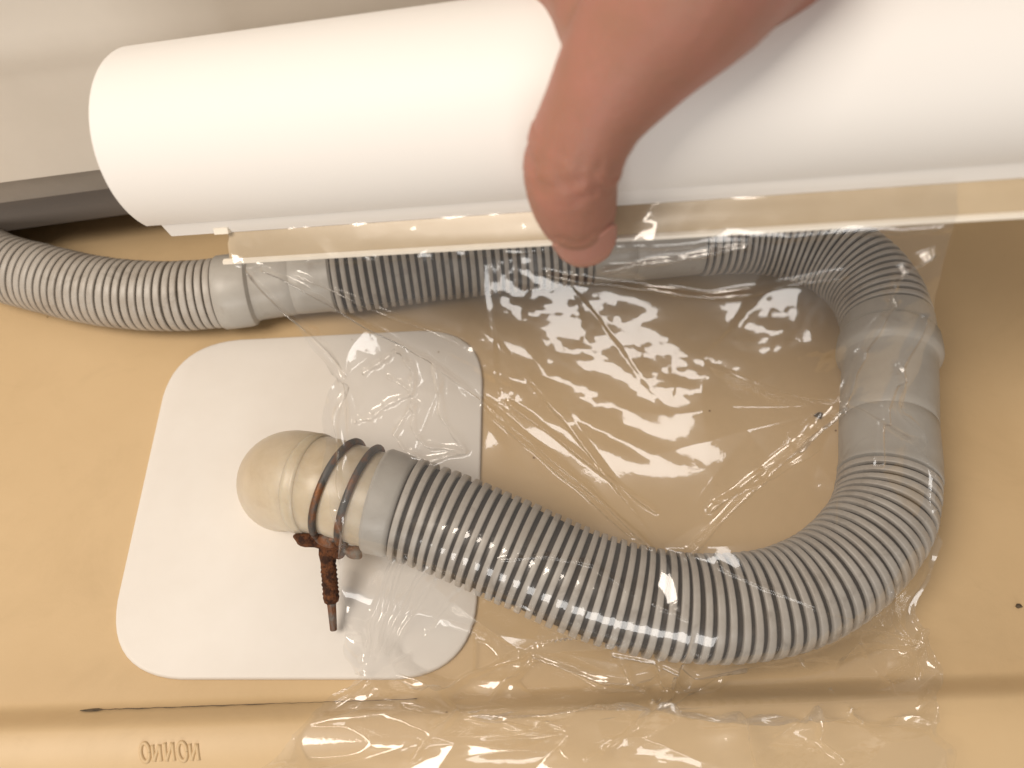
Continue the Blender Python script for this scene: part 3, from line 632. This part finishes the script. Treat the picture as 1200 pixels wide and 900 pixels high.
# pulled folds: (points along the fold, width, height)
for pts, w_, h_ in ((((0.0133,0.0526), (0.0133,0.1368), (0.04,0.2316)), .0016, .0026), (((0.04,0.0526), (0.1467,0.1158), (0.2667,0.1789), (0.3467,0.2421)), .0014, .0024), (((0.0933,0.0632), (0.2133,0.1158), (0.3333,0.1579)), .0012, .0016),
                    (((0.3467,0.2421), (0.44,0.3263), (0.52,0.4)), .0015, .0026), (((0.3333,0.2421), (0.4133,0.3158), (0.4933,0.3895)), .0012, .0020), (((0.3733,0.2316), (0.4667,0.3053), (0.5467,0.3579)), .0013, .0016),
                    (((0.88,0.2526), (0.7467,0.3263), (0.5733,0.4105)), .0014, .0024), (((0.88,0.2526), (0.84,0.2737), (0.8,0.2947)), .0015, .0018), (((0.88,0.2632), (0.7467,0.3158), (0.64,0.3579)), .0012, .0016), (((0.84,0.3053), (0.76,0.3263), (0.6533,0.3474)), .0012, .0014),
                    (((0.9467,0.1263), (0.9067,0.1895), (0.88,0.2526)), .0015, .0024), (((0.9867,0.1579), (0.96,0.2421), (0.92,0.3474)), .0014, .0022), (((0.96,0.2211), (1.0,0.3263), (1.0,0.4526)), .0016, .0022),
                    (((0.48,0.0737), (0.6,0.0947), (0.7067,0.1053), (0.88,0.0947)), .0012, .0018), (((0.56,0.0737), (0.6667,0.0632), (0.76,0.0526)), .0011, .0014), (((0.9867,0.0737), (0.9467,0.0947), (0.9333,0.1263)), .0015, .0024),
                    (((0.1333,0.2105), (0.1867,0.1895), (0.2267,0.1684)), .0012, .0018), (((0.2267,0.1684), (0.24,0.2), (0.2267,0.2316)), .0015, .0024), (((0.2267,0.2316), (0.1733,0.2526), (0.1333,0.2737), (0.08,0.2842)), .0013, .0020), (((0.1867,0.2105), (0.2133,0.2211), (0.2267,0.2316)), .0012, .0016),
                    (((0.28,0.1895), (0.2667,0.2632), (0.2933,0.3053)), .0018, .0026), (((0.2267,0.2421), (0.2133,0.2842), (0.2267,0.3053), (0.2933,0.3053)), .0014, .0020), (((0.2267,0.2421), (0.1733,0.2947), (0.1867,0.3158), (0.2267,0.3263), (0.2933,0.3053)), .0012, .0018), (((0.0267,0.2421), (0.04,0.3263), (0.0267,0.4105)), .0013, .0022), (((0.0133,0.4316), (0.0,0.5368), (0.0,0.6526)), .0013, .0020),
                    (((0.1467,0.4842), (0.08,0.6), (0.0267,0.7263)), .0016, .0028), (((0.12,0.4947), (0.0533,0.6105), (0.0267,0.7053)), .0013, .0022), (((0.1867,0.4947), (0.0933,0.6105), (0.04,0.7263)), .0014, .0024), (((0.2,0.5158), (0.1067,0.6211), (0.04,0.7368)), .0012, .0018), (((0.24,0.5263), (0.12,0.6526), (0.0533,0.7263)), .0013, .0016),
                    (((0.2667,0.5263), (0.3333,0.5263), (0.3867,0.5579)), .0016, .0018), (((0.3067,0.4526), (0.3733,0.4316), (0.4267,0.4316)), .0013, .0014), (((0.4267,0.4316), (0.48,0.4737), (0.56,0.5053)), .0013, .0014), (((0.6267,0.4211), (0.7333,0.4737), (0.84,0.5263)), .0012, .0016), (((0.44,0.5789), (0.5467,0.6), (0.6533,0.6)), .0015, .0016),
                    (((1.0,0.4842), (1.0,0.6), (1.0,0.6947)), .0016, .0024), (((0.9067,0.5053), (0.96,0.6105), (0.96,0.6947)), .0013, .0020), (((0.8667,0.5895), (0.8933,0.6526), (0.92,0.7158)), .0013, .0018), (((0.76,0.6105), (0.8133,0.6947), (0.8533,0.7789)), .0015, .0024), (((0.9467,0.6316), (1.0,0.6211), (1.0,0.6316)), .0013, .0020),
                    (((0.3067,0.6211), (0.2,0.6842), (0.0933,0.7895)), .0018, .0030), (((0.32,0.6316), (0.2667,0.6842), (0.1867,0.7684)), .0016, .0026), (((0.32,0.6211), (0.4,0.6316), (0.4933,0.6211)), .0020, .0022), (((0.2667,0.8), (0.3733,0.7474), (0.4933,0.7368)), .0016, .0024), (((0.5067,0.7368), (0.5467,0.6737), (0.6133,0.6421)), .0015, .0022), (((0.4933,0.7158), (0.4667,0.6421), (0.4533,0.5895)), .0015, .0022), (((0.4933,0.7158), (0.5067,0.6421), (0.5067,0.5789)), .0014, .0020), (((0.5067,0.7474), (0.5733,0.8), (0.6267,0.8526)), .0015, .0024), (((0.4933,0.7579), (0.44,0.8105), (0.4,0.8526)), .0015, .0022), (((0.76,0.7368), (0.7733,0.8105), (0.8133,0.8632)), .0015, .0024), (((0.1733,0.7684), (0.16,0.8421), (0.16,0.8842)), .0015, .0024), (((0.04,0.7368), (0.0,0.8105), (0.0,0.8842)), .0014, .0022), (((0.04,0.7474), (0.1067,0.8105), (0.1467,0.8211)), .0014, .0022)):
    for a, b in zip(pts, pts[1:]): ridge(a, b, w_, h_*(1.25 if a[1] > .6 else 1.35))
bar_k = 0
facets(24, .36, 0, SW, TL*.60, TL, .030, .026)
def bulge(st, rx, ry, h_, rot=0):
    global Hd
    x, y = sp(st); c_, s_ = math.cos(rot), math.sin(rot); a = ((QX-x)*c_+(QY-y)*s_)/rx; b = (-(QX-x)*s_+(QY-y)*c_)/ry
    Hd = Hd + h_*np.exp(-(a*a+b*b))
for b_ in (((0.5067,0.1789), .020, .012, .0022, .3), ((0.6533,0.1684), .012, .014, -.0012, .2), ((0.5867,0.1053), .014, .008, -.0018, .1), ((0.7733,0.1579), .018, .013, .0036, .5), ((0.4133,0.1158), .014, .010, .0020, .3), ((0.6,0.2211), .014, .012, .0020, 0),
           ((0.8533,0.1684), .010, .008, .0020, .8), ((0.3733,0.1895), .022, .006, .0024, .55), ((0.48,0.2526), .022, .006, .0024, .55), ((0.4533,0.3579), .010, .014, -.0014, .4)):
    bulge(*b_)
def tri(x): return np.arcsin(np.sin(x)*.995)
rag = np.zeros_like(PSx)                   # fine unevenness of stretched film
for lam, amp, n_ in ((.018, .075, 6), (.0085, .075, 7), (.0042, .055, 9)):
    for _ in range(n_):
        k = 2*math.pi/(lam*rg.uniform(.75, 1.35)); th = rg.uniform(0, 3.14); rag += amp/math.sqrt(n_)/k*tri(k*(math.cos(th)*QX+math.sin(th)*QY)+rg.uniform(0, 6.28))
patchy = np.zeros_like(PSx)
for _ in range(8):
    a, b = rg.normal(0, 90, 2); patchy += np.sin(a*PSx+b*PSy+rg.uniform(0, 6.28))
zone = np.full(PSx.shape, .10)
for st, r_ in (((0.4267,0.2105), .016), ((0.4933,0.2421), .014), ((0.3467,0.1684), .010), ((0.52,0.1368), .016), ((0.6267,0.1789), .018), ((0.7733,0.1579), .018), ((0.84,0.1684), .010), ((0.84,0.3579), .008), ((0.4533,0.0947), .012)):
    x, y = sp(st); zone = np.maximum(zone, np.exp(-(((QX-x)**2+(QY-y)**2)/r_**2)**1.5))
zone = np.maximum(zone, .35*(PSy > TL*.66)); rag *= zone
Hd = Hd + rag; facets(30, .22, 0, SW, -.002, .017, .010, .010, .003)
Hd -= np.median(Hd)
for _ in range(1): Hd[1:-1, 1:-1] = .5*Hd[1:-1, 1:-1]+.125*(Hd[:-2, 1:-1]+Hd[2:, 1:-1]+Hd[1:-1, :-2]+Hd[1:-1, 2:])
du = np.gradient(X, axis=1); dv_ = np.gradient(X, axis=0); nn = np.cross(dv_, du); nn /= np.linalg.norm(nn, axis=2)[..., None]+1e-12
if nn[FV//3, FU//2] @ np.array([0, -.7, .7]) < 0: nn = -nn
Hd = np.clip(Hd, -.004, .006)
onbar = np.clip((tv_-.0)/.06, .35, 1)[:, None]
hold = 1-.55*np.exp(-((tv_-.53)/.07)**2)[:, None]        # pressed flat where it wraps the hose
X = X + nn*(Hd*onbar*hold + np.where(tv_ < .05, .0008, 0)[:, None])[..., None]
edge = np.exp(-((1-su)/.03)**2)[None, :, None]*np.clip((tv_-.1)/.1, 0, 1)[:, None, None]     # uneven, curled right selvedge
wob = np.sin(tv_*37+.5)*.0016+np.sin(tv_*83)*.0010+np.sin(tv_*16)*.0022
X = X + edge*wob[:, None, None]*np.array([1, .2, .25]) + edge**3*np.array([-.001, 0, .0025])
edge = np.exp(-(su/.025)**2)[None, :, None]*np.clip((tv_-.1)/.1, 0, 1)[:, None, None]
X = X + edge*(np.sin(tv_*41+1)*.0009+np.sin(tv_*97)*.0006)[:, None, None]*np.array([1, .2, .25])
NU, NV = FU, FV; wgt = np.ones((NV, NU, 1))
hose_r = hose_r-.0003
for _c in range(1): collide()
V = X.reshape(-1, 3)
ii, jj = np.meshgrid(np.arange(FU-1), np.arange(FV-1)); b_ = (jj*FU+ii).ravel()
Fc = np.stack([b_, b_+1, b_+FU+1, b_+FU], 1).tolist()
film = build('cling_film', V, Fc, M['film'])
tag(film, 'crumpled clear cling film pulled down from the tube over the hose', 'cling film')
